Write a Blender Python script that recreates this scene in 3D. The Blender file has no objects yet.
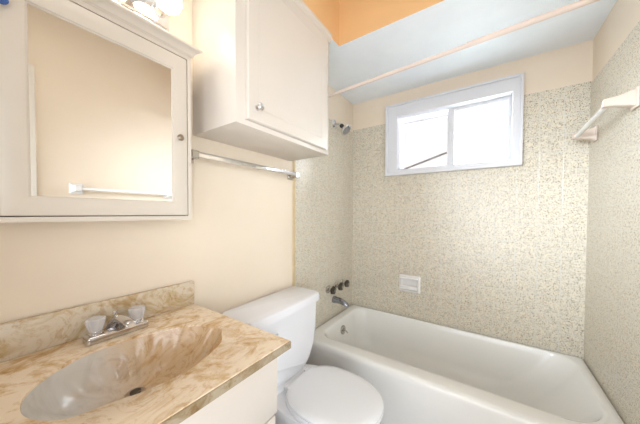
import bpy, bmesh, math, random
from mathutils import Vector, Matrix
PI = math.pi
S = bpy.context.scene
COL = S.collection

# ------------------------------------------------------------------ camera
W, D, CZ = 1.524, 2.0642, 1.22          # room width, distance to window wall, eye height
TH, PT, RL = 0.5999, -0.02202, 0.00375
F = Vector((-math.sin(TH)*math.cos(PT), math.cos(TH)*math.cos(PT), math.sin(PT)))
R0 = Vector((math.cos(TH), math.sin(TH), 0)); U0 = R0.cross(F)
R = R0*math.cos(RL) + U0*math.sin(RL); U = -R0*math.sin(RL) + U0*math.cos(RL)
cam = bpy.data.objects.new('camera', bpy.data.cameras.new('camera'))
COL.objects.link(cam)
cam.matrix_world = Matrix(((R.x, U.x, -F.x, 1.0447), (R.y, U.y, -F.y, 0), (R.z, U.z, -F.z, CZ), (0, 0, 0, 1)))
cam.data.sensor_width = 36; cam.data.lens = 246.58/640*36
cam.data.shift_y = (218.91-212)/640
cam.data.clip_start = .02
S.camera = cam

# ------------------------------------------------------------------ world, lights, exposure
w = bpy.data.worlds.new('world'); S.world = w; w.use_nodes = True
bg = w.node_tree.nodes['Background']
bg.inputs[0].default_value = (1, .99, .975, 1); bg.inputs[1].default_value = .72
S.view_settings.view_transform = 'Standard'; S.view_settings.look = 'None'
S.view_settings.exposure = 0.66; S.view_settings.gamma = 1
S.view_settings.use_curve_mapping = False

def area(name, loc, aim, sx, sy, watts, col):
    l = bpy.data.lights.new(name, 'AREA'); l.shape = 'RECTANGLE'; l.size = sx; l.size_y = sy
    l.energy = watts; l.color = col
    o = bpy.data.objects.new(name, l); COL.objects.link(o); o.location = loc
    o.rotation_euler = (Vector(aim)-Vector(loc)).to_track_quat('-Z', 'Y').to_euler()
    return o
area('window_daylight', (.78, D+.90, 2.85), (.78, D, 1.75), 1.6, 1.0, 110, (.88, .93, 1))
area('window_daylight', (-.45, D+.85, 2.05), (.62, D, 1.80), 1.1, 1.0, 200, (.87, .92, 1))
area('window_daylight', (2.05, D+.85, 2.05), (.85, D, 1.80), 1.1, 1.0, 200, (.87, .92, 1))
area('doorway_daylight', (1.85, -.42, 1.10), (0, 1.55, 1.15), .7, 1.7, 5.5, (.82, .91, 1)).data.spread = math.radians(80)
fl = area('fill_behind_camera', (.95, -.35, 1.05), (.95, 2.0, 1.5), 1.0, 1.2, 5.2, (.845, .912, 1)); fl.data.spread = math.radians(110)  # added soft fill from behind the camera, brightens the tub end
fs = area('right_wall_fill', (.42, -.42, 1.80), (1.524, 1.72, 1.25), .5, .5, 2.4, (.80, .90, 1)); fs.data.spread = math.radians(42)  # added unseen fill that brightens the right wall
area('overhead_fill', (.85, .25, 2.50), (.85, .45, 0), .4, .4, 1.5, (1, .95, .88))  # added fill from overhead, no fixture in view
BULB = 6

# ------------------------------------------------------------------ materials
def mat(name, col, rough=.5, metal=0, **kw):
    m = bpy.data.materials.new(name); m.use_nodes = True
    b = m.node_tree.nodes['Principled BSDF']
    b.inputs['Base Color'].default_value = (*col, 1); b.inputs['Roughness'].default_value = rough
    b.inputs['Metallic'].default_value = metal
    for k, v in kw.items(): b.inputs[k.replace('_', ' ')].default_value = v
    return m
def N(m, t, **kw):
    n = m.node_tree.nodes.new(t)
    for k, v in kw.items(): setattr(n, k, v)
    return n
def L(m, a, b): m.node_tree.links.new(a, b)
def bsdf(m): return m.node_tree.nodes['Principled BSDF']
def ramp(m, stops):
    r = N(m, 'ShaderNodeValToRGB'); e = r.color_ramp.elements
    while len(e) < len(stops): e.new(.5)
    for x, (p, c) in zip(e, stops): x.position = p; x.color = (*c, 1)
    return r
def mottled(name, col, rough, scale=6, amount=.04, bump=.0, bscale=200, **kw):
    """a paint or enamel with a faint unevenness of tone"""
    m = mat(name, col, rough, **kw)
    tc = N(m, 'ShaderNodeTexCoord'); n = N(m, 'ShaderNodeTexNoise')
    n.inputs['Scale'].default_value = scale; n.inputs['Detail'].default_value = 4
    L(m, tc.outputs['Object'], n.inputs['Vector'])
    r = ramp(m, [(.3, tuple(c*(1-amount) for c in col)), (.7, tuple(min(1, c*(1+amount)) for c in col))])
    L(m, n.outputs['Fac'], r.inputs[0]); L(m, r.outputs[0], bsdf(m).inputs['Base Color'])
    if bump:
        n2 = N(m, 'ShaderNodeTexNoise'); n2.inputs['Scale'].default_value = bscale
        L(m, tc.outputs['Object'], n2.inputs['Vector'])
        b = N(m, 'ShaderNodeBump'); b.inputs['Strength'].default_value = bump; b.inputs['Distance'].default_value = .002
        L(m, n2.outputs['Fac'], b.inputs['Height']); L(m, b.outputs[0], bsdf(m).inputs['Normal'])
    return m
def tile(name, ax, off):
    """glossy cream wall tile, 11 cm, flecked with olive and gold"""
    m = mat(name, (.7, .66, .55), .3)
    tc = N(m, 'ShaderNodeTexCoord'); sx = N(m, 'ShaderNodeSeparateXYZ')
    L(m, tc.outputs['Object'], sx.inputs[0])
    def line(out, o):
        a = N(m, 'ShaderNodeMath', operation='ADD'); a.inputs[1].default_value = o; L(m, out, a.inputs[0])
        p = N(m, 'ShaderNodeMath', operation='PINGPONG'); p.inputs[1].default_value = .055; L(m, a.outputs[0], p.inputs[0])
        r = N(m, 'ShaderNodeMapRange'); r.inputs[1].default_value = .0008; r.inputs[2].default_value = .0030
        L(m, p.outputs[0], r.inputs[0]); return r.outputs[0]
    g = N(m, 'ShaderNodeMath', operation='MINIMUM')
    L(m, line(sx.outputs[ax], off), g.inputs[0]); L(m, line(sx.outputs[2], .055), g.inputs[1])
    n = N(m, 'ShaderNodeTexNoise'); n.inputs['Scale'].default_value = 185; n.inputs['Detail'].default_value = 2
    n.inputs['Roughness'].default_value = .6; n.inputs['Distortion'].default_value = .6
    L(m, tc.outputs['Object'], n.inputs['Vector'])
    r = ramp(m, [(.0, (.15, .105, .045)), (.375, (.30, .225, .115)), (.46, (.75, .695, .595)), (1, (.81, .76, .66))])
    L(m, n.outputs['Fac'], r.inputs[0])
    n3 = N(m, 'ShaderNodeTexNoise'); n3.inputs['Scale'].default_value = 60
    L(m, tc.outputs['Object'], n3.inputs['Vector'])
    r3 = ramp(m, [(.38, (.90, .90, .90)), (.62, (1.0, .98, .92))]); L(m, n3.outputs['Fac'], r3.inputs[0])
    mu = N(m, 'ShaderNodeMix', data_type='RGBA', blend_type='MULTIPLY'); mu.inputs[0].default_value = 1
    L(m, r.outputs[0], mu.inputs[6]); L(m, r3.outputs[0], mu.inputs[7])
    mx = N(m, 'ShaderNodeMix', data_type='RGBA'); mx.inputs[6].default_value = (.66, .64, .57, 1)
    L(m, g.outputs[0], mx.inputs[0]); L(m, mu.outputs[2], mx.inputs[7])
    L(m, mx.outputs[2], bsdf(m).inputs['Base Color'])
    b = N(m, 'ShaderNodeBump'); b.inputs['Strength'].default_value = .35; b.inputs['Distance'].default_value = .002
    L(m, g.outputs[0], b.inputs['Height']); L(m, b.outputs[0], bsdf(m).inputs['Normal'])
    return m
def marble(name, a, b_, c, d, scale=5.5, seed=0., swirl=None):
    m = mat(name, a, .16)
    tc = N(m, 'ShaderNodeTexCoord'); mp = N(m, 'ShaderNodeMapping')
    mp.inputs['Location'].default_value = (seed, seed*.7, 0); mp.inputs['Rotation'].default_value = (0, 0, .5)
    mp.inputs['Scale'].default_value = (1.4, .9, 1.1)
    L(m, tc.outputs['Object'], mp.inputs[0])
    n = N(m, 'ShaderNodeTexNoise'); n.inputs['Scale'].default_value = scale; n.inputs['Detail'].default_value = 9
    n.inputs['Roughness'].default_value = .66; n.inputs['Distortion'].default_value = 2.0
    L(m, mp.outputs[0], n.inputs['Vector'])
    r = ramp(m, [(.28, d), (.40, b_), (.50, a), (.60, a), (.70, c)]); L(m, n.outputs['Fac'], r.inputs[0])
    v = N(m, 'ShaderNodeTexNoise'); v.inputs['Scale'].default_value = 11; v.inputs['Detail'].default_value = 8
    v.inputs['Roughness'].default_value = .7; v.inputs['Distortion'].default_value = 3.2
    L(m, mp.outputs[0], v.inputs['Vector'])
    r2 = ramp(m, [(.38, (.70, .50, .29)), (.50, (1, 1, 1)), (1, (1, 1, 1))]); L(m, v.outputs['Fac'], r2.inputs[0])
    mu = N(m, 'ShaderNodeMix', data_type='RGBA', blend_type='MULTIPLY'); mu.inputs[0].default_value = .6
    L(m, r.outputs[0], mu.inputs[6]); L(m, r2.outputs[0], mu.inputs[7]); L(m, mu.outputs[2], bsdf(m).inputs['Base Color'])
    if swirl:           # the cast marble drifts from grey at one end to tan at the other, with a ragged border
        sp = N(m, 'ShaderNodeSeparateXYZ'); L(m, tc.outputs['Object'], sp.inputs[0])
        nz = N(m, 'ShaderNodeTexNoise'); nz.inputs['Scale'].default_value = 9; nz.inputs['Detail'].default_value = 6; nz.inputs['Distortion'].default_value = 1
        L(m, tc.outputs['Object'], nz.inputs['Vector'])
        ml = N(m, 'ShaderNodeMath', operation='MULTIPLY_ADD'); ml.inputs[1].default_value = .22; L(m, nz.outputs['Fac'], ml.inputs[0]); L(m, sp.outputs[1], ml.inputs[2])
        mr = N(m, 'ShaderNodeMapRange'); mr.inputs[1].default_value = swirl[0]; mr.inputs[2].default_value = swirl[1]; L(m, ml.outputs[0], mr.inputs[0])
        gr = N(m, 'ShaderNodeMix', data_type='RGBA', blend_type='MIX'); L(m, mr.outputs[0], gr.inputs[0])
        g2 = ramp(m, [(.3, (.50, .47, .42)), (.48, (.60, .575, .54)), (.7, (.64, .62, .60))]); L(m, n.outputs['Fac'], g2.inputs[0])
        L(m, g2.outputs[0], gr.inputs[6]); L(m, mu.outputs[2], gr.inputs[7]); L(m, gr.outputs[2], bsdf(m).inputs['Base Color'])
    return m
def thin(name, kind):
    """a thin window pane: clear, or frosted (lets light through, hides what is behind)"""
    m = bpy.data.materials.new(name); m.use_nodes = True; nt = m.node_tree
    nt.nodes.remove(bsdf(m)); out = nt.nodes['Material Output']
    t = N(m, 'ShaderNodeBsdfTransparent'); g = N(m, 'ShaderNodeBsdfGlossy'); g.inputs['Roughness'].default_value = .03
    mx = N(m, 'ShaderNodeMixShader'); fr = N(m, 'ShaderNodeFresnel'); fr.inputs[0].default_value = 1.45
    L(m, fr.outputs[0], mx.inputs[0]); L(m, g.outputs[0], mx.inputs[2])
    if kind == 'frosted':
        tl = N(m, 'ShaderNodeBsdfTranslucent'); m2 = N(m, 'ShaderNodeMixShader'); m2.inputs[0].default_value = .7
        n = N(m, 'ShaderNodeTexNoise'); n.inputs['Scale'].default_value = 30
        tc = N(m, 'ShaderNodeTexCoord'); L(m, tc.outputs['Object'], n.inputs['Vector'])
        r = ramp(m, [(.3, (.90, .96, .94)), (.7, (.97, 1, .98))]); L(m, n.outputs['Fac'], r.inputs[0]); L(m, r.outputs[0], tl.inputs[0])
        t.inputs[0].default_value = (.95, 1, .98, 1)
        L(m, t.outputs[0], m2.inputs[1]); L(m, tl.outputs[0], m2.inputs[2]); L(m, m2.outputs[0], mx.inputs[1])
    else:
        t.inputs[0].default_value = (1, .98, .98, 1); L(m, t.outputs[0], mx.inputs[1])
    L(m, mx.outputs[0], out.inputs[0]); return m

M = {}
M['peach'] = mottled('peach_paint', (.84, .725, .585), .45, 3, .02, .05, 260)
M['orange'] = mottled('warm_lit_peach', (.86, .53, .25), .5, 3, .02, .05, 260)  # same peach paint, with warm lamplight put into the colour
M['ceil'] = mottled('white_ceiling_paint', (.89, .935, .985), .6, 7, .025, .15, 160)
M['trim'] = mottled('cream_gloss_paint', (.82, .78, .71), .3, 5, .015)
M['cab'] = mottled('warm_white_paint', (.70, .635, .565), .32, 5, .015, .04, 120)
M['med'] = mottled('ivory_paint', (.70, .63, .545), .3, 6, .015)
M['vinyl'] = mottled('white_vinyl', (.76, .765, .80), .35, 8, .01)
M['porc'] = mottled('white_porcelain', (.84, .84, .87), .1, 5, .01)
M['enamel'] = mottled('tub_enamel', (.88, .87, .84), .14, 3, .012)
M['ceramic'] = mottled('white_ceramic', (.84, .82, .80), .18, 9, .012)
M['cream'] = mottled('warm_lit_ceramic', (.70, .585, .50), .22, 9, .02)  # white ceramic, the warm light on the brackets painted into the colour
M['plastic'] = mottled('seat_plastic', (.85, .86, .89), .22, 5, .008)
M['tileside'] = tile('flecked_tile_side', 1, .036)
M['tileback'] = tile('flecked_tile_back', 0, .02)
M['grout'] = mottled('tan_tile_edging', (.62, .48, .27), .4, 20, .1)
M['floor'] = mottled('grey_floor', (.62, .62, .64), .4, 4, .06)
M['marble'] = marble('cream_marble', (.82, .68, .51), (.64, .44, .235), (.74, .67, .57), (.44, .25, .09))
M['marble_splash'] = marble('grey_cream_marble', (.68, .59, .46), (.54, .41, .24), (.63, .60, .53), (.40, .27, .12), 6.5, 3.1)
M['marble_edge'] = marble('shaded_edge_marble', (.40, .33, .23), (.28, .20, .11), (.46, .42, .36), (.20, .12, .05), 7, 5.2)  # mottled marble, darkened so the slab edge carries its shade in the colour
M['marble_bowl'] = marble('tan_marble', (.66, .48, .30), (.56, .35, .17), (.64, .52, .38), (.44, .24, .09), 4.0, 1.7, (-.02, .20))
M['chrome'] = mottled('polished_chrome', (.78, .78, .80), .09, 30, .03, metal=1)
M['chrome2'] = mottled('soft_chrome', (.60, .58, .57), .13, 30, .06, metal=1)
M['nickel'] = mottled('worn_chrome', (.55, .52, .48), .2, 40, .12, metal=1)
M['dark'] = mottled('tarnished_chrome', (.11, .10, .085), .28, 60, .3, metal=1)
M['steel'] = mottled('aged_chrome', (.36, .38, .43), .16, 30, .1, metal=1)
M['black'] = mottled('black_rubber', (.02, .02, .02), .5, 30, .2)
M['pewter'] = mottled('pewter', (.42, .36, .30), .32, 40, .12, metal=1)
M['blue'] = mottled('blue_glaze', (.06, .14, .42), .15, 40, .2)
M['mirror'] = mat('mirror_glass', (.93, .94, .93), .01, 1)
M['acrylic'] = mat('clear_acrylic', (.93, .93, .96), .08, 0, IOR=1.45, Transmission_Weight=.6)
M['rod'] = mottled('warm_tinted_rod', (.76, .64, .57), .3, 12, .02)  # white rod, pink of warm reflections painted into its colour
M['stick'] = mottled('grey_stick', (.28, .26, .25), .6, 40, .15)
M['gap'] = mottled('shadow_gap_brown', (.20, .15, .10), .8, 20, .1)
M['clear'] = thin('clear_pane', 'clear'); M['frost'] = thin('frosted_pane', 'frosted')
mb_ = mat('lit_bulb', (1, .95, .88), .3); M['bulb'] = mb_
bsdf(mb_).inputs['Emission Color'].default_value = (1, .92, .78, 1); bsdf(mb_).inputs['Emission Strength'].default_value = BULB

# ------------------------------------------------------------------ mesh helpers
def box(bm, lo, hi, bev=0, seg=2):
    r = bmesh.ops.create_cube(bm, size=1)
    lo, hi = Vector(lo), Vector(hi)
    for v in r['verts']: v.co = Vector((lo[i]+(v.co[i]+.5)*(hi[i]-lo[i]) for i in range(3)))
    if bev:
        es = {e for v in r['verts'] for e in v.link_edges}
        bmesh.ops.bevel(bm, geom=list(es), offset=bev, segments=seg, profile=.5, affect='EDGES')
def loft(bm, rings, cap0=True, cap1=True, closed=True):
    vs = [[bm.verts.new(p) for p in r] for r in rings]; n = len(vs[0])
    for a, b in zip(vs, vs[1:]):
        for i in range(n if closed else n-1):
            j = (i+1) % n; bm.faces.new((a[i], a[j], b[j], b[i]))
    if cap0: bm.faces.new(vs[0][::-1])
    if cap1: bm.faces.new(vs[-1])
    return vs
def frame_axes(d):
    d = Vector(d).normalized(); a = Vector((0, 0, 1)) if abs(d.z) < .9 else Vector((1, 0, 0))
    u = d.cross(a).normalized(); return d, u, d.cross(u)
def lathe(bm, o, d, prof, n=24):
    """revolve (distance along d, radius) pairs"""
    o = Vector(o); d, u, v = frame_axes(d)
    loft(bm, [[o+d*t+(u*math.cos(2*PI*k/n)+v*math.sin(2*PI*k/n))*max(r, 1e-4) for k in range(n)] for t, r in prof])
def tube(bm, pts, rad, n=14):
    pts = [Vector(p) for p in pts]; rings = []; up = None
    for i, p in enumerate(pts):
        d = (pts[min(i+1, len(pts)-1)]-pts[max(i-1, 0)]).normalized()
        if up is None: _, up, _ = frame_axes(d)
        up = (up-d*up.dot(d)).normalized(); v = d.cross(up)
        r = rad[i] if isinstance(rad, (list, tuple)) else rad
        rings.append([p+(up*math.cos(2*PI*k/n)+v*math.sin(2*PI*k/n))*r for k in range(n)])
    loft(bm, rings)
def rrect(x0, x1, y0, y1, r, z, seg=8):
    if not isinstance(r, (list, tuple)): r = [r]*4
    out = []
    for k, (cx, cy) in enumerate(((x1, y1), (x0, y1), (x0, y0), (x1, y0))):
        sx = -1 if cx == x1 else 1; sy = -1 if cy == y1 else 1
        for i in range(seg+1):
            a = k*PI/2+i*PI/2/seg
            out.append(Vector((cx+sx*r[k]+r[k]*math.cos(a), cy+sy*r[k]+r[k]*math.sin(a), z)))
    return out
def ringframe(bm, lo, hi, wl, wr, wb, wt, y0, y1, bev=.0):
    """rectangular picture frame in the x-z plane between y0 and y1"""
    x0, z0 = lo; x1, z1 = hi
    o = [(x0, z0), (x1, z0), (x1, z1), (x0, z1)]; i = [(x0+wl, z0+wb), (x1-wr, z0+wb), (x1-wr, z1-wt), (x0+wl, z1-wt)]
    q = [[bm.verts.new((x, y, z)) for x, z in p] for p, y in ((o, y0), (i, y0), (i, y1), (o, y1))]
    for a in range(4):
        for k in range(4):
            bm.faces.new((q[a][k], q[a][(k+1) % 4], q[(a+1) % 4][(k+1) % 4], q[(a+1) % 4][k]))
    if bev:
        bmesh.ops.bevel(bm, geom=bm.edges[:], offset=bev, segments=2, profile=.5, affect='EDGES')
def swap_xy(bm):       # frame drawn in x-z turned to lie in y-z
    for v in bm.verts: v.co = Vector((v.co.y, v.co.x, v.co.z))
def obj(name, bm, m, parent=None, smooth=True, origin=None, mats=None):
    bmesh.ops.recalc_face_normals(bm, faces=bm.faces[:])
    o = None
    org = Vector((0, 0, 0))
    if parent is not None: org = parent['_o'] and Vector(parent['_o'])
    elif origin: org = Vector(origin)
    for v in bm.verts: v.co -= org
    me = bpy.data.meshes.new(name); bm.to_mesh(me); bm.free()
    for x in (mats or [m]): me.materials.append(x)
    o = bpy.data.objects.new(name, me); COL.objects.link(o)
    if smooth:
        for p in me.polygons: p.use_smooth = True
        me.set_sharp_from_angle(angle=math.radians(38))
    if parent is not None:
        o.parent = parent; o['_o'] = parent['_o']
    else:
        o.location = org; o['_o'] = tuple(org)
    return o
def tag(o, label, cat, group=None):
    o['label'] = label; o['category'] = cat
    if group: o['group'] = group
    return o
def thing(name, label, cat, loc, group=None):
    o = bpy.data.objects.new(name, None); COL.objects.link(o); o.location = loc; o['_o'] = tuple(loc)
    o.empty_display_size = .05
    return tag(o, label, cat, group)
def struct(name, bm, m, parent=None, **kw):
    o = obj(name, bm, m, parent, smooth=False, **kw)
    if parent is None: o['kind'] = 'structure'
    return o
def B(): return bmesh.new()
def boxobj(name, lo, hi, m, parent=None, bev=0, **kw):
    bm = B(); box(bm, lo, hi, bev); return obj(name, bm, M[m], parent, **kw)

# ------------------------------------------------------------------ the room
YF, ZC, ZS, YS, XS = -.80, 2.62, 2.222, 1.300, .289      # front wall, ceiling, soffit underside, soffit face, side soffit face
bm = B(); box(bm, (-.12, YF-.12, -.1), (W+.12, D+.14, 0)); struct('floor', bm, M['floor'])
bm = B(); box(bm, (-.12, YF-.12, ZC), (W+.12, D+.14, ZC+.1)); struct('ceiling', bm, M['ceil'])
TZ, TY = 1.975, 1.232
# left wall: paint, then a slab of tile round the tub
bm = B(); box(bm, (-.12, YF-.12, 0), (0, D+.14, ZC)); nf = len(bm.faces)
box(bm, (-.001, TY, 0), (.006, D, TZ-.015)); bm.faces.ensure_lookup_table()
for f in bm.faces[nf:]: f.material_index = 1
struct('wall_left', bm, None, mats=[M['peach'], M['tileside']])
# back wall with the window opening
WX0, WX1, WZ0, WZ1 = .345, 1.19, 1.565, 2.10
bm = B()
def holed(bm, lo, hi, hlo, hhi, y0, y1):
    box(bm, (lo[0], y0, lo[1]), (hlo[0], y1, hi[1])); box(bm, (hhi[0], y0, lo[1]), (hi[0], y1, hi[1]))
    box(bm, (hlo[0], y0, lo[1]), (hhi[0], y1, hlo[1]))
    if hhi[1] < hi[1]: box(bm, (hlo[0], y0, hhi[1]), (hhi[0], y1, hi[1]))
holed(bm, (0, 0), (W, ZC), (WX0, WZ0), (WX1, WZ1), D, D+.12); nf = len(bm.faces)
holed(bm, (0, 0), (W, TZ+.01), (WX0, WZ0), (WX1, TZ+.01), D-.006, D+.001); bm.faces.ensure_lookup_table()
for f in bm.faces[nf:]: f.material_index = 1
struct('wall_back', bm, None, mats=[M['peach'], M['tileback']])
# right wall with the doorway
DY0, DY1, DZ = -.56, .19, 2.04
bm = B()
box(bm, (W, YF-.12, 0), (W+.12, DY0, ZC)); box(bm, (W, DY1, 0), (W+.12, D+.14, ZC)); box(bm, (W, DY0, DZ), (W+.12, DY1, ZC)); nf = len(bm.faces)
box(bm, (W-.006, TY, 0), (W+.001, D, TZ)); bm.faces.ensure_lookup_table()
for f in bm.faces[nf:]: f.material_index = 1
struct('wall_right', bm, None, mats=[M['peach'], M['tileside']])
bm = B(); box(bm, (0, YF-.12, 0), (W, YF, ZC)); struct('wall_front', bm, M['peach'])
# dropped ceiling: over the left wall and over the tub, white below, upright faces tinted orange to paint in warm lamplight
bm = B(); box(bm, (0, YF, ZS), (XS, YS, ZC)); box(bm, (0, YS, ZS), (W, D, ZC))
for f in bm.faces: f.material_index = 1 if f.normal.z < -.5 else 0
struct('trim_1', bm, None, mats=[M['orange'], M['ceil']])
# tan edging where the tile stops on the left wall
bm = B(); box(bm, (0, TY-.020, .40), (.009, TY, TZ-.015), .003); struct('trim_2', bm, M['grout'])
# door casing round the doorway (seen in the mirror)
bm = B(); ringframe(bm, (DY0-.085, -.085), (DY1+.085, DZ+.085), .085, .085, .085, .085, W-.016, W, .004); swap_xy(bm)
for v in bm.verts: v.co.z = max(v.co.z, 0)
struct('trim_3', bm, M['trim'])

# window: casing, frame, sashes, panes
bm = B(); ringframe(bm, (.325, 1.540), (1.210, 2.108), .091, .048, .040, .092, D-.030, D+.05, .003)
win = obj('window_1', bm, M['vinyl']); win['kind'] = 'structure'; win['label'] = 'white sliding window with a frosted right pane above the tub'
bm = B(); ringframe(bm, (.320, 1.534), (1.216, 2.114), .015, .015, .020, .015, D-.046, D-.006, .004); obj('casing_lip', bm, M['vinyl'], win)
bm = B(); ringframe(bm, (.350, 1.572), (1.186, 2.085), .030, .030, .018, .030, D+.050, D+.115, .003); obj('window_frame', bm, M['vinyl'], win)
bm = B(); ringframe(bm, (.404, 1.568), (.826, 2.022), .026, .050, .026, .046, D+.072, D+.094, .003); s1 = obj('sash', bm, M['vinyl'], win)
bm = B(); box(bm, (.426, D+.081, 1.590), (.780, D+.085, 1.980)); obj('pane', bm, M['clear'], s1)
bm = B(); ringframe(bm, (.776, 1.566), (1.166, 2.020), .046, .026, .026, .030, D+.040, D+.064, .003); s2 = obj('sash', bm, M['vinyl'], win)
bm = B(); box(bm, (.818, D+.050, 1.590), (1.142, D+.054, 1.992)); o = obj('pane', bm, M['frost'], s2); o['label'] = 'frosted glass pane'
bm = B(); box(bm, (.790, D+.030, 1.775), (.802, D+.041, 1.835), .003); obj('latch', bm, M['vinyl'], s2)
# grey rod lying slanted behind the left pane
bm = B(); tube(bm, [(.418, D+.060, 1.586), (.60, D+.060, 1.640), (.772, D+.060, 1.692)], .0075, 10)
tag(obj('locking_rod', bm, M['stick']), 'thin grey rod leaning diagonally across the clear left window pane', 'rod')

# ------------------------------------------------------------------ bathtub
T = thing('bathtub', 'white enamel bathtub built between tiled walls under the window', 'bathtub', (W/2, 1.68, 0))
X0, X1, Y0, Y1, ZR = .007, W-.007, 1.296, D-.007, .382
ix0, ix1, iy0, iy1 = .088, 1.462, 1.402, 2.020
ri = [.12, .10, .10, .17]      # corner radii: right-back, left-back, left-front, right-front
def inn(a, b, c, d, r, z): return rrect(ix0+a, ix1-b, iy0+c, iy1-d, r, z, 10)
def out(i, z): return rrect(X0+i, X1-i, Y0+i, Y1-i, .012, z, 10)
bm = B()
rings = [rrect(X0, X1, Y0+.012, Y1, .012, 0, 10), rrect(X0, X1, Y0+.012, Y1, .012, .10, 10), rrect(X0, X1, Y0+.004, Y1, .012, .16, 10), out(0, .345), out(0, .362), out(.005, .374), out(.014, .381), out(.03, ZR),
         inn(-.016, -.016, -.016, -.010, ri, ZR), inn(-.006, -.006, -.006, -.004, ri, ZR-.003), inn(0, 0, 0, 0, ri, ZR-.012),
         inn(.006, .012, .006, .005, ri, ZR-.035), inn(.022, .075, .020, .016, ri, .26), inn(.040, .165, .034, .030, [.13, .11, .11, .16], .15),
         inn(.060, .235, .048, .046, [.14, .12, .12, .15], .095), inn(.095, .30, .075, .075, [.14, .12, .12, .14], .068), inn(.15, .36, .13, .13, .12, .060)]
loft(bm, rings); obj('basin', bm, M['enamel'], T)
bm = B(); lathe(bm, (.104, 1.70, .300), (1, 0, .12), [(0, .034), (.006, .034), (.010, .030), (.011, .012), (.016, .011), (.018, .0)], 24)
ov = obj('overflow_plate', bm, M['nickel'], T); ov['label'] = 'chrome overflow plate'
bm = B(); tube(bm, [(.116, 1.70, .302), (.135, 1.70, .297), (.148, 1.70, .285)], [.006, .005, .006], 10); obj('trip_lever', bm, M['nickel'], ov)
bm = B(); lathe(bm, (.36, 1.70, .059), (0, 0, 1), [(0, .036), (.004, .036), (.006, .028), (.003, .02), (.003, 0)], 24); obj('drain', bm, M['nickel'], T)['label'] = 'chrome drain ring'

# tub faucet: three knobs and a spout
T = thing('tub_faucet', 'tarnished chrome three-knob tub faucet with spout on the left tiled wall', 'faucet', (.006, 1.745, .62))
for y, mname in ((1.630, 'nickel'), (1.748, 'dark'), (1.855, 'dark')):
    z = .622
    bm = B(); lathe(bm, (.006, y, z), (1, 0, 0), [(0, .031), (.004, .031), (.012, .022), (.016, .014), (.034, .012), (.036, .0)], 24); e = obj('escutcheon', bm, M['nickel'], T)
    bm = B()
    rr = []
    for t, r, lob in ((.034, .012, 0), (.038, .026, .12), (.044, .0325, .16), (.058, .0325, .16), (.064, .026, .12), (.066, .012, 0), (.066, .001, 0)):
        rr.append([Vector((.006+t, y+math.cos(2*PI*k/48)*r*(1+lob*(math.cos(5*2*PI*k/48)-1)*.5), z+math.sin(2*PI*k/48)*r*(1+lob*(math.cos(5*2*PI*k/48)-1)*.5))) for k in range(48)])
    loft(bm, rr); kn = obj('knob', bm, M['dark'], T); kn['label'] = 'dark tarnished lobed knob'
    bm = B(); lathe(bm, (.071, y, z), (1, 0, 0), [(0, .011), (.003, .011), (.004, .007), (.004, 0)], 18); obj('knob_cap', bm, M['nickel'], kn)
bm = B()
sec = []
for x, z, hw, hh in ((.006, .514, .030, .031), (.022, .514, .030, .031), (.030, .515, .026, .028), (.065, .514, .026, .026), (.105, .505, .025, .023), (.130, .496, .022, .019), (.140, .489, .015, .010)):
    sec.append([Vector((x, 1.722+hw*math.cos(2*PI*k/24), z+hh*math.sin(2*PI*k/24)*(1 if math.sin(2*PI*k/24) > 0 else .8))) for k in range(24)])
loft(bm, sec); obj('spout', bm, M['steel'], T)['label'] = 'blue grey chrome spout'

# shower head
T = thing('shower_head', 'chrome shower head on a bent arm high on the left wall', 'shower head', (.0, 1.723, 1.944))
bm = B(); lathe(bm, (.004, 1.723, 1.940), (1, 0, 0), [(0, .036), (.004, .036), (.010, .024), (.013, .0)], 24); obj('flange', bm, M['chrome'], T)
bm = B(); tube(bm, [(.010, 1.723, 1.940), (.035, 1.723, 1.940), (.052, 1.723, 1.934), (.066, 1.723, 1.921)], .0095, 14); obj('shower_arm', bm, M['chrome'], T)
ax = Vector((.66, 0, -.66)).normalized(); p0 = Vector((.064, 1.723, 1.923))
bm = B(); lathe(bm, p0, ax, [(0, .013), (.004, .016), (.020, .016), (.024, .012)], 20); obj('collar', bm, M['black'], T)['label'] = 'black swivel collar'
bm = B(); lathe(bm, p0+ax*.022, ax, [(0, .010), (.008, .014), (.022, .028), (.038, .044), (.048, .047), (.051, .043)], 28); h = obj('spray_head', bm, M['chrome'], T)
bm = B(); lathe(bm, p0+ax*.071, ax, [(0, .037), (.004, .036), (.006, .030), (.003, .022), (.005, .014), (.006, 0)], 28); obj('spray_face', bm, M['steel'], h)['label'] = 'grey spray face'

# soap dish
T = thing('soap_dish', 'white ceramic soap dish set in the tiled wall below the window', 'soap dish', (.524, D-.006, .65))
bm = B()
def yr(i, y, r=.012): return [Vector((p.x, y, p.y)) for p in rrect(.440+i, .608-i, .585+i, .722-i, r, 0, 4)]
loft(bm, [yr(0, D-.006), yr(0, D-.016), yr(.006, D-.022), yr(.016, D-.023), yr(.022, D-.018), yr(.03, D-.010)]); obj('dish_plate', bm, M['ceramic'], T)
bm = B()
prof = [(D-.012, .602), (D-.040, .606), (D-.052, .616), (D-.055, .640), (D-.050, .644), (D-.046, .622), (D-.036, .615), (D-.012, .612)]
loft(bm, [[Vector((x, y, z)) for y, z in prof] for x in (.456, .592)]); obj('tray', bm, M['ceramic'], T)
bm = B(); box(bm, (.452, D-.040, .690), (.596, D-.014, .710), .008, 3); obj('grab_lip', bm, M['ceramic'], T)

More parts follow.
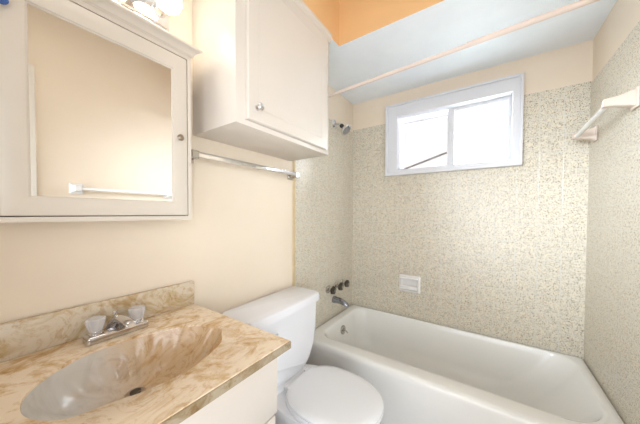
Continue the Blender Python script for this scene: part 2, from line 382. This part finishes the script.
# towel rail on the right tiled wall
T = thing('ceramic_towel_bar', 'white towel bar on two ceramic brackets on the right tiled wall', 'towel bar', (W-.006, 1.72, 1.66))
for y in (1.505, 1.950):
    zc = 1.676 if y < 1.7 else 1.657
    bm = B(); loft(bm, [[Vector((x, p.x, p.y)) for p in rrect(y-a, y+a, zc-b, zc+b, .006, 0, 4)] for x, a, b in ((1.4235, .011, .013), (1.4255, .014, .016), (1.46, .015, .019), (W-.03, .020, .028), (W-.014, .024, .034))]); br = obj('bracket', bm, M['cream'], T)
    bm = B(); box(bm, (W-.018, y-.028, zc-.040), (W-.006, y+.028, zc+.040), .006, 3); obj('wall_plate', bm, M['cream'], br)
bm = B(); tube(bm, [(1.442, 1.512, 1.672), (1.442, 1.938, 1.655)], .0110, 16); obj('bar', bm, M['ceramic'], T)

# shower curtain rod
T = thing('curtain_rod', 'white telescoping shower curtain rod spanning above the tub, warm reflections painted in pink', 'curtain rod', (0.9, 1.36, 2.01))
def rz(x): return 1.985+(x-.277)*.0422
bm = B(); tube(bm, [(.008, 1.36, rz(.008)), (.955, 1.36, rz(.955)-.002)], .0098, 18); obj('inner_tube', bm, M['rod'], T)
bm = B(); tube(bm, [(.948, 1.36, rz(.948)), (W-.008, 1.36, rz(W))], .0122, 18); obj('outer_tube', bm, M['rod'], T)
for x, d in ((.006, 1), (W-.006, -1)):
    bm = B(); lathe(bm, (x, 1.36, rz(x)), (d, 0, 0), [(0, .026), (.010, .026), (.022, .018), (.024, 0)], 20); obj('end_cap', bm, M['vinyl'], T)

# ------------------------------------------------------------------ toilet
TC = .925
T = thing('toilet', 'white two-piece toilet with closed lid between vanity and tub', 'toilet', (.35, TC, 0))
def bow(x0, x1, h, r, z, b, yc=TC):        # rounded rectangle whose front edge bows out by b
    o = rrect(x0, x1, yc-h, yc+h, r, z, 10)
    pts = []
    for k, p in enumerate(o):
        t = max(0, 1-((p.y-yc)/h)**2); f = max(0, (p.x-x0)/(x1-x0))
        pts.append(Vector((p.x+b*t*f, p.y, p.z)))
    return pts
def dens(ring, n=6):                        # subdivide ring edges so a bow reads as a curve
    out_ = []
    for a, b in zip(ring, ring[1:]+ring[:1]):
        m = n if (b-a).length > .1 else 1
        for i in range(m): out_.append(a.lerp(b, i/m))
    return out_
def bowd(x0, x1, h, r, z, b):
    o = dens(rrect(x0, x1, TC-h, TC+h, r, z, 8), 8)
    return [Vector((p.x+b*max(0, 1-((p.y-TC)/h)**2)*max(0, (p.x-x0)/(x1-x0)), p.y, p.z)) for p in o]
YC2 = .945
bm = B()
rs = [bowd(.040, .205, .105, .05, .380, .034), bowd(.032, .212, .150, .05, .389, .034), bowd(.028, .214, .195, .045, .420, .030), bowd(.024, .214, .230, .04, .48, .026), bowd(.021, .213, .248, .035, .56, .020), bowd(.020, .211, .257, .03, .708, .014)]
loft(bm, [[p+Vector((0, YC2-TC, 0)) for p in r] for r in rs]); tk = obj('tank', bm, M['porc'], T)
bm = B()
rs = [bowd(.018, .212, .262, .03, .704, .014), bowd(.012, .224, .270, .03, .711, .014), bowd(.012, .224, .270, .03, .742, .014), bowd(.015, .220, .267, .03, .752, .014), bowd(.024, .210, .258, .03, .757, .014)]
loft(bm, [[p+Vector((0, YC2-TC, 0)) for p in r] for r in rs]); obj('tank_lid', bm, M['porc'], T)
bm = B(); lathe(bm, (.214, .755, .655), (1, 0, 0), [(0, .016), (.008, .016), (.012, .010), (.014, 0)], 18); fl = obj('flush_lever', bm, M['chrome'], T)
bm = B(); tube(bm, [(.226, .755, .655), (.230, .80, .650), (.229, .84, .646)], [.005, .005, .007], 10); obj('lever_arm', bm, M['chrome'], fl)
def egg(x0, x1, hw, hb, z, n=56, p=2.15):
    """seat outline: blunt back of half width hb at x0, widest 45% along, round nose at x1"""
    xm = x0+(x1-x0)*.47; pts = []
    for k in range(n):
        a = 2*PI*k/n; c, s = math.cos(a), math.sin(a)
        if c >= 0: x = xm+(x1-xm)*abs(c)**(2/p); y = hw*math.copysign(abs(s)**(2/p), s)
        else:
            x = xm-(xm-x0)*abs(c)**(2/2.6); q = (xm-x)/(xm-x0); y = math.copysign(hw*abs(s)**(2/2.6), s)
            y = math.copysign(max(abs(y), hb*min(1, abs(s)*6)), s)
        pts.append(Vector((x, TC+y, z)))
    return pts
bm = B()
loft(bm, [egg(.17, .56, .105, .09, .0), egg(.17, .56, .105, .09, .03), egg(.18, .54, .095, .08, .08), egg(.17, .56, .105, .08, .18), egg(.17, .63, .145, .09, .27), egg(.17, .685, .172, .11, .34), egg(.16, .70, .180, .115, .37), egg(.16, .70, .180, .115, .388), egg(.168, .690, .172, .11, .392)])
obj('bowl', bm, M['porc'], T)
bm = B(); box(bm, (.05, TC-.135, .340), (.27, TC+.125, .398), .02, 3); obj('bowl_deck', bm, M['porc'], T)
bm = B(); loft(bm, [egg(.288, .700, .176, .10, .393), egg(.284, .706, .181, .10, .398), egg(.284, .706, .181, .10, .406), egg(.290, .700, .176, .10, .410)]); obj('seat', bm, M['plastic'], T)
bm = B()
loft(bm, [egg(.292, .700, .172, .095, .411), egg(.288, .706, .177, .095, .415), egg(.288, .706, .177, .095, .421), egg(.294, .698, .170, .092, .4265), egg(.31, .67, .145, .08, .4290), egg(.36, .60, .09, .05, .4300)]); obj('lid', bm, M['plastic'], T)
for s in (-1, 1):
    bm = B(); box(bm, (.272, TC+s*.075-.016, .392), (.300, TC+s*.075+.016, .420), .006, 3); obj('hinge', bm, M['plastic'], T)

# ------------------------------------------------------------------ vanity
VY0, VY1 = -.04, .535
T = thing('vanity_cabinet', 'white painted vanity cabinet under the marble counter', 'cabinet', (.27, .25, 0))
bm = B(); box(bm, (.006, VY0+.015, .10), (.505, VY1-.015, .660)); box(bm, (.006, VY0+.015, 0), (.44, VY1-.015, .10)); box(bm, (.44, VY0+.015, .660), (.505, VY1-.015, .8105))
box(bm, (.006, VY1-.035, .66), (.44, VY1-.015, .8105)); box(bm, (.006, VY0+.015, .66), (.44, VY0+.035, .8105))
obj('cabinet_body', bm, M['cab'], T, smooth=False)
boxobj('front_panel', (.505, VY0, .618), (.526, VY1, .8105), 'cab', T, .003)
for y0, y1, ky in ((VY0+.006, .244, .215), (.251, VY1-.006, .28)):
    d = boxobj('door', (.505, y0, .12), (.524, y1, .612), 'cab', T, .004)
    bm = B(); lathe(bm, (.524, ky, .55), (1, 0, 0), [(0, .006), (.012, .006), (.016, .014), (.024, .014), (.028, 0)], 18); obj('knob', bm, M['chrome'], d)
# counter with the wavy shell basin
T = thing('marble_countertop', 'cream and brown marbled countertop with a wavy shell basin and backsplash', 'countertop', (.28, .26, .811))
SP = [(0.264, 0.066), (0.230, 0.080), (0.198, 0.105), (0.166, 0.146), (0.143, 0.195), (0.139, 0.265), (0.158, 0.344), (0.193, 0.420), (0.230, 0.462), (0.262, 0.474), (0.282, 0.487), (0.312, 0.489), (0.336, 0.472), (0.362, 0.456), (0.390, 0.434), (0.412, 0.396), (0.428, 0.359), (0.441, 0.320), (0.443, 0.277), (0.440, 0.249), (0.435, 0.219), (0.424, 0.187), (0.415, 0.160), (0.410, 0.136), (0.401, 0.113), (0.383, 0.093), (0.350, 0.072), (0.310, 0.062)]
def spline(P, n):
    k = len(P); out_ = []
    for i in range(k):
        p = [Vector((*P[(i+j-1) % k], 0)) for j in range(4)]
        for q in range(n):
            t = q/n
            out_.append(.5*((2*p[1])+(p[2]-p[0])*t+(2*p[0]-5*p[1]+4*p[2]-p[3])*t*t+(3*p[1]-p[0]-3*p[2]+p[3])*t**3))
    return out_
lip = spline(SP, 6); CZT, CC = .836, Vector((.285, .268, 0))
cx0, cx1, cy0, cy1 = .004, .557, VY0-.025, .562
edge = []
for p in lip:
    d = p-CC; ts = []
    if abs(d.x) > 1e-6: ts.append(((cx1 if d.x > 0 else cx0)-CC.x)/d.x)
    if abs(d.y) > 1e-6: ts.append(((cy1 if d.y > 0 else cy0)-CC.y)/d.y)
    edge.append(CC+d*min(ts))
for c in ((cx0, cy0), (cx0, cy1), (cx1, cy0), (cx1, cy1)):
    c = Vector((*c, 0)); i = min(range(len(edge)), key=lambda k: (edge[k]-c).length); edge[i] = c
def at(P, z, k=1, i=0): return [Vector((CC.x+(p.x-CC.x)*k+i*(-1 if p.x > .5 else 0), CC.y+(p.y-CC.y)*k, z)) for p in P]
def ins(P, e, z): return [Vector((min(max(p.x, cx0+e), cx1-e), min(max(p.y, cy0+e), cy1-e), z)) for p in P]
bm = B()
loft(bm, [at(lip, .8115, 1.03), ins(edge, .004, .8115), ins(edge, .003, .815), ins(edge, .003, .831), ins(edge, .005, .836), at(lip, CZT, 1.02), at(lip, CZT-.0015, 1.006), at(lip, CZT-.006, 1.0)], False, False)
obj('counter_slab', bm, M['marble'], T)
bm = B(); rings = []
DC = Vector((.246, .267, 0))
for s, dz in ((0, .006), (.03, .016), (.07, .032), (.13, .050), (.22, .070), (.34, .088), (.48, .101), (.62, .109), (.76, .114), (.885, .116)):
    r = []
    for k, p in enumerate(lip):
        q = p.lerp(DC, s); a = math.atan2(p.y-DC.y, p.x-DC.x)
        rib = .006*math.sin(a*14)*math.sin(PI*min(1, s*1.6))*(1 if p.x < .32 else .3)
        q = q+(p-DC).normalized()*rib
        r.append(Vector((q.x, q.y, CZT-dz)))
    rings.append(r)
loft(bm, rings, False, True); bs = obj('basin', bm, M['marble_bowl'], T); bs['label'] = 'tan and grey marbled ribbed basin'
bm = B(); lathe(bm, (DC.x, DC.y, CZT-.1165), (0, 0, 1), [(0, .024), (.0035, .024), (.005, .020), (.003, .017), (.003, .001)], 28); dr = obj('drain', bm, M['pewter'], bs)
bm = B(); lathe(bm, (DC.x, DC.y, CZT-.113), (0, 0, 1), [(0, .013), (.004, .013), (.006, .009), (.006, 0)], 20); obj('stopper', bm, M['dark'], dr)
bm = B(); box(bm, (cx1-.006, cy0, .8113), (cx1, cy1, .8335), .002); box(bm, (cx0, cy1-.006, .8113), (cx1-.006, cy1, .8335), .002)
obj('counter_edge', bm, M['marble_edge'], T)['label'] = 'grey brown slab edge, darkened to paint in its shade'
boxobj('backsplash', (.004, cy0, .8355), (.024, .557, .933), 'marble_splash', T, .005)
# basin faucet
T = thing('sink_faucet', 'chrome centerset faucet with two clear acrylic knobs behind the basin', 'faucet', (.085, .276, .8362))
bm = B(); box(bm, (.062, .198, .8362), (.110, .354, .861), .007, 3); obj('faucet_base', bm, M['chrome2'], T)
for y in (.224, .329):
    bm = B(); lathe(bm, (.084, y, .859), (0, 0, 1), [(0, .018), (.004, .018), (.008, .011), (.012, .010)], 20); st = obj('handle_stem', bm, M['chrome'], T)
    bm = B(); rr = []
    for t, r in ((0, .013), (.002, .017), (.010, .0195), (.028, .0245), (.036, .0245), (.039, .021), (.039, .001)):
        rr.append([Vector((.084+r*(1-.12*(.5-.5*math.cos(8*2*PI*k/64)))*math.cos(2*PI*k/64), y+r*(1-.12*(.5-.5*math.cos(8*2*PI*k/64)))*math.sin(2*PI*k/64), .868+t)) for k in range(64)])
    loft(bm, rr); obj('handle', bm, M['acrylic'], T)['label'] = 'clear faceted acrylic knob'
bm = B(); sec = []
for x, y, z, hw, hh in ((.074, .274, .857, .026, .010), (.078, .275, .876, .022, .014), (.088, .277, .887, .019, .012), (.110, .281, .889, .0165, .010), (.135, .286, .886, .0155, .0085), (.150, .289, .882, .014, .008), (.155, .290, .877, .011, .005)):
    sec.append([Vector((x-hh*.3*math.sin(a), y+hw*math.cos(a), z+hh*math.sin(a))) for a in [2*PI*k/24 for k in range(24)]])
loft(bm, sec); obj('spout', bm, M['chrome2'], T)
bm = B(); lathe(bm, (.068, .274, .860), (0, 0, 1), [(0, .003), (.040, .003), (.041, .0065), (.048, .0065), (.050, 0)], 14); obj('lift_rod', bm, M['chrome'], T)

# ------------------------------------------------------------------ mirror cabinet
T = thing('medicine_cabinet', 'ivory framed mirrored medicine cabinet on the left wall above the basin', 'medicine cabinet', (0, .26, 1.2))
MX = .12; my0, my1, mz0, mz1 = .035, .495, 1.196, 1.800
bm = B(); box(bm, (.002, my0, mz0), (.098, my1, mz1)); ringframe_bm = None; obj('cabinet_box', bm, M['med'], T, smooth=False)
bm = B(); ringframe(bm, (my0, mz0), (my1, mz1), .014, .0125, .013, .016, .098, MX); swap_xy(bm); obj('face_frame', bm, M['med'], T, smooth=False)
boxobj('gap_back', (.096, my0+.004, mz0+.004), (.100, my1-.004, mz1-.004), 'gap', T)
dy0, dy1, dz0, dz1 = my0+.0165, my1-.0150, 1.2115, 1.7815
bm = B(); ringframe(bm, (dy0, dz0), (dy1, dz1), .0455, .0480, .046, .052, .104, MX+.001, .0025); swap_xy(bm); d = obj('door', bm, M['med'], T)
bm = B(); ringframe(bm, (dy0+.0435, dz0+.044), (dy1-.0460, dz1-.050), .0055, .0055, .0055, .0055, .104, MX-.003, .001); swap_xy(bm); obj('bead', bm, M['med'], d)
boxobj('mirror', (.104, dy0+.044, dz0+.0445), (.1145, dy1-.0465, dz1-.0505), 'mirror', d, smooth=False)['label'] = 'mirror glass'
for ky, kz, mm in ((.450, 1.489, 'pewter'), (.0600, 1.699, 'blue')):
    bm = B(); lathe(bm, (MX, ky, kz), (1, 0, 0), [(0, .005), (.008, .005), (.011, .0105), (.016, .0115), (.020, .008), (.021, 0)], 20)
    k = obj('knob', bm, M[mm], d)
    k['label'] = 'round pewter knob' if mm == 'pewter' else 'small blue knob'
bm = B()
prof = [(0, 1.798), (.123, 1.798), (.125, 1.801), (.128, 1.802), (.130, 1.807), (.136, 1.813), (.144, 1.817), (.149, 1.819), (.150, 1.824), (.148, 1.827), (0, 1.827)]
ys = (my0-.0, my1)
def crn(k): return [Vector((x, (my0-max(0, x-MX) if k == 0 else my1+max(0, x-MX)), z)) for x, z in prof]
loft(bm, [crn(0), crn(1)]); obj('crown_moulding', bm, M['med'], T)

# light bar above it
T = thing('vanity_light', 'chrome vanity light bar with glowing globe bulbs above the medicine cabinet', 'light fixture', (0, .265, 1.95))
bm = B(); box(bm, (.001, .062, 1.900), (.018, .468, 2.010), .003); box(bm, (.016, .068, 1.907), (.028, .462, 2.003), .003); box(bm, (.026, .075, 1.914), (.038, .455, 1.996), .003); obj('back_plate', bm, M['chrome'], T)
for y in (.425, .312, .198, .085):
    bm = B(); lathe(bm, (.036, y, 1.962), (1, 0, 0), [(0, .024), (.006, .024), (.012, .019), (.036, .018), (.038, .015)], 20); sk = obj('socket', bm, M['chrome'], T)
    bm = B(); lathe(bm, (.062, y, 1.962), (1, 0, 0), [(0, .014), (.010, .016), (.018, .026), (.030, .036), (.046, .0405), (.062, .0385), (.076, .030), (.084, .018), (.0875, .001)], 28); obj('bulb', bm, M['bulb'], T)['label'] = 'glowing white globe bulb'

# ------------------------------------------------------------------ cabinet over the toilet
T = thing('wall_cabinet', 'cream single-door wall cabinet hung above the toilet', 'cabinet', (0, .88, 1.55))
bm = B(); box(bm, (.001, .566, 1.550), (.289, 1.188, 2.2), .0015); obj('cabinet_box', bm, M['cab'], T)
bm = B(); prof = [(.289, 2.176), (.293, 2.176), (.300, 2.186), (.302, 2.2), (.306, 2.206), (.306, 2.2215), (.289, 2.2215)]
loft(bm, [[Vector((x, y, z)) for x, z in prof] for y in (.566, 1.194)]); box(bm, (.001, .566, 2.199), (.291, 1.194, 2.2215)); obj('top_moulding', bm, M['cab'], T, smooth=False)
bm = B()
def dr_(i, x, r=.001): return [Vector((x, p.x, p.y)) for p in rrect(.606+i, 1.146-i, 1.570+i, 2.170-i, r, 0, 4)]
gi = .052
loft(bm, [dr_(0, .2895), dr_(0, .304, .004), dr_(.004, .308, .004), dr_(gi-.004, .308, .012), dr_(gi-.001, .3068, .012), dr_(gi+.002, .3068, .012), dr_(gi+.005, .308, .012)]); d = obj('door', bm, M['cab'], T, smooth=False)
bm = B(); lathe(bm, (.308, .648, 1.622), (1, 0, 0), [(0, .010), (.003, .010), (.006, .005), (.014, .006), (.018, .013), (.025, .0145), (.030, .010), (.031, 0)], 22); obj('knob', bm, M['chrome'], d)['label'] = 'chrome knob'
for z in (1.640, 2.060):
    bm = B(); lathe(bm, (.302, 1.151, z-.024), (0, 0, 1), [(0, .0045), (.048, .0045)], 12); box(bm, (.2895, 1.148, z-.024), (.2925, 1.172, z+.024)); obj('hinge', bm, M['cab'], T)

# chrome towel bar below it
T = thing('chrome_towel_bar', 'chrome towel bar on the left wall under the wall cabinet', 'towel bar', (0, .87, 1.458))
for y in (.540, 1.190):
    bm = B(); loft(bm, [[Vector((x, y+a*h, 1.457+b*h)) for a, b in ((1, 1), (-1, 1), (-1, -1), (1, -1))] for x, h in ((.0005, .026), (.007, .026), (.012, .016), (.040, .013), (.046, .016), (.066, .016), (.069, .013))])
    obj('post', bm, M['nickel'], T)
bm = B(); box(bm, (.046, .545, 1.449), (.066, 1.186, 1.471), .002); obj('bar', bm, M['chrome'], T)

# white towel bar on the right wall (seen in the mirror)
T = thing('white_towel_bar', 'white towel bar on the wall opposite, seen only in the mirror', 'towel bar', (W, .75, 1.38))
for y in (.455, 1.045):
    bm = B(); loft(bm, [[Vector((x, y+a*h, 1.383+b*h)) for a, b in ((1, 1), (-1, 1), (-1, -1), (1, -1))] for x, h in ((W-.0005, .036), (W-.010, .036), (W-.018, .022), (W-.060, .018), (W-.064, .014))])
    obj('bracket', bm, M['ceramic'], T)
bm = B(); box(bm, (W-.056, .46, 1.374), (W-.040, 1.04, 1.392), .003); obj('bar', bm, M['ceramic'], T)

# tidy: drop the builder's own property
for o in bpy.data.objects:
    if '_o' in o: del o['_o']
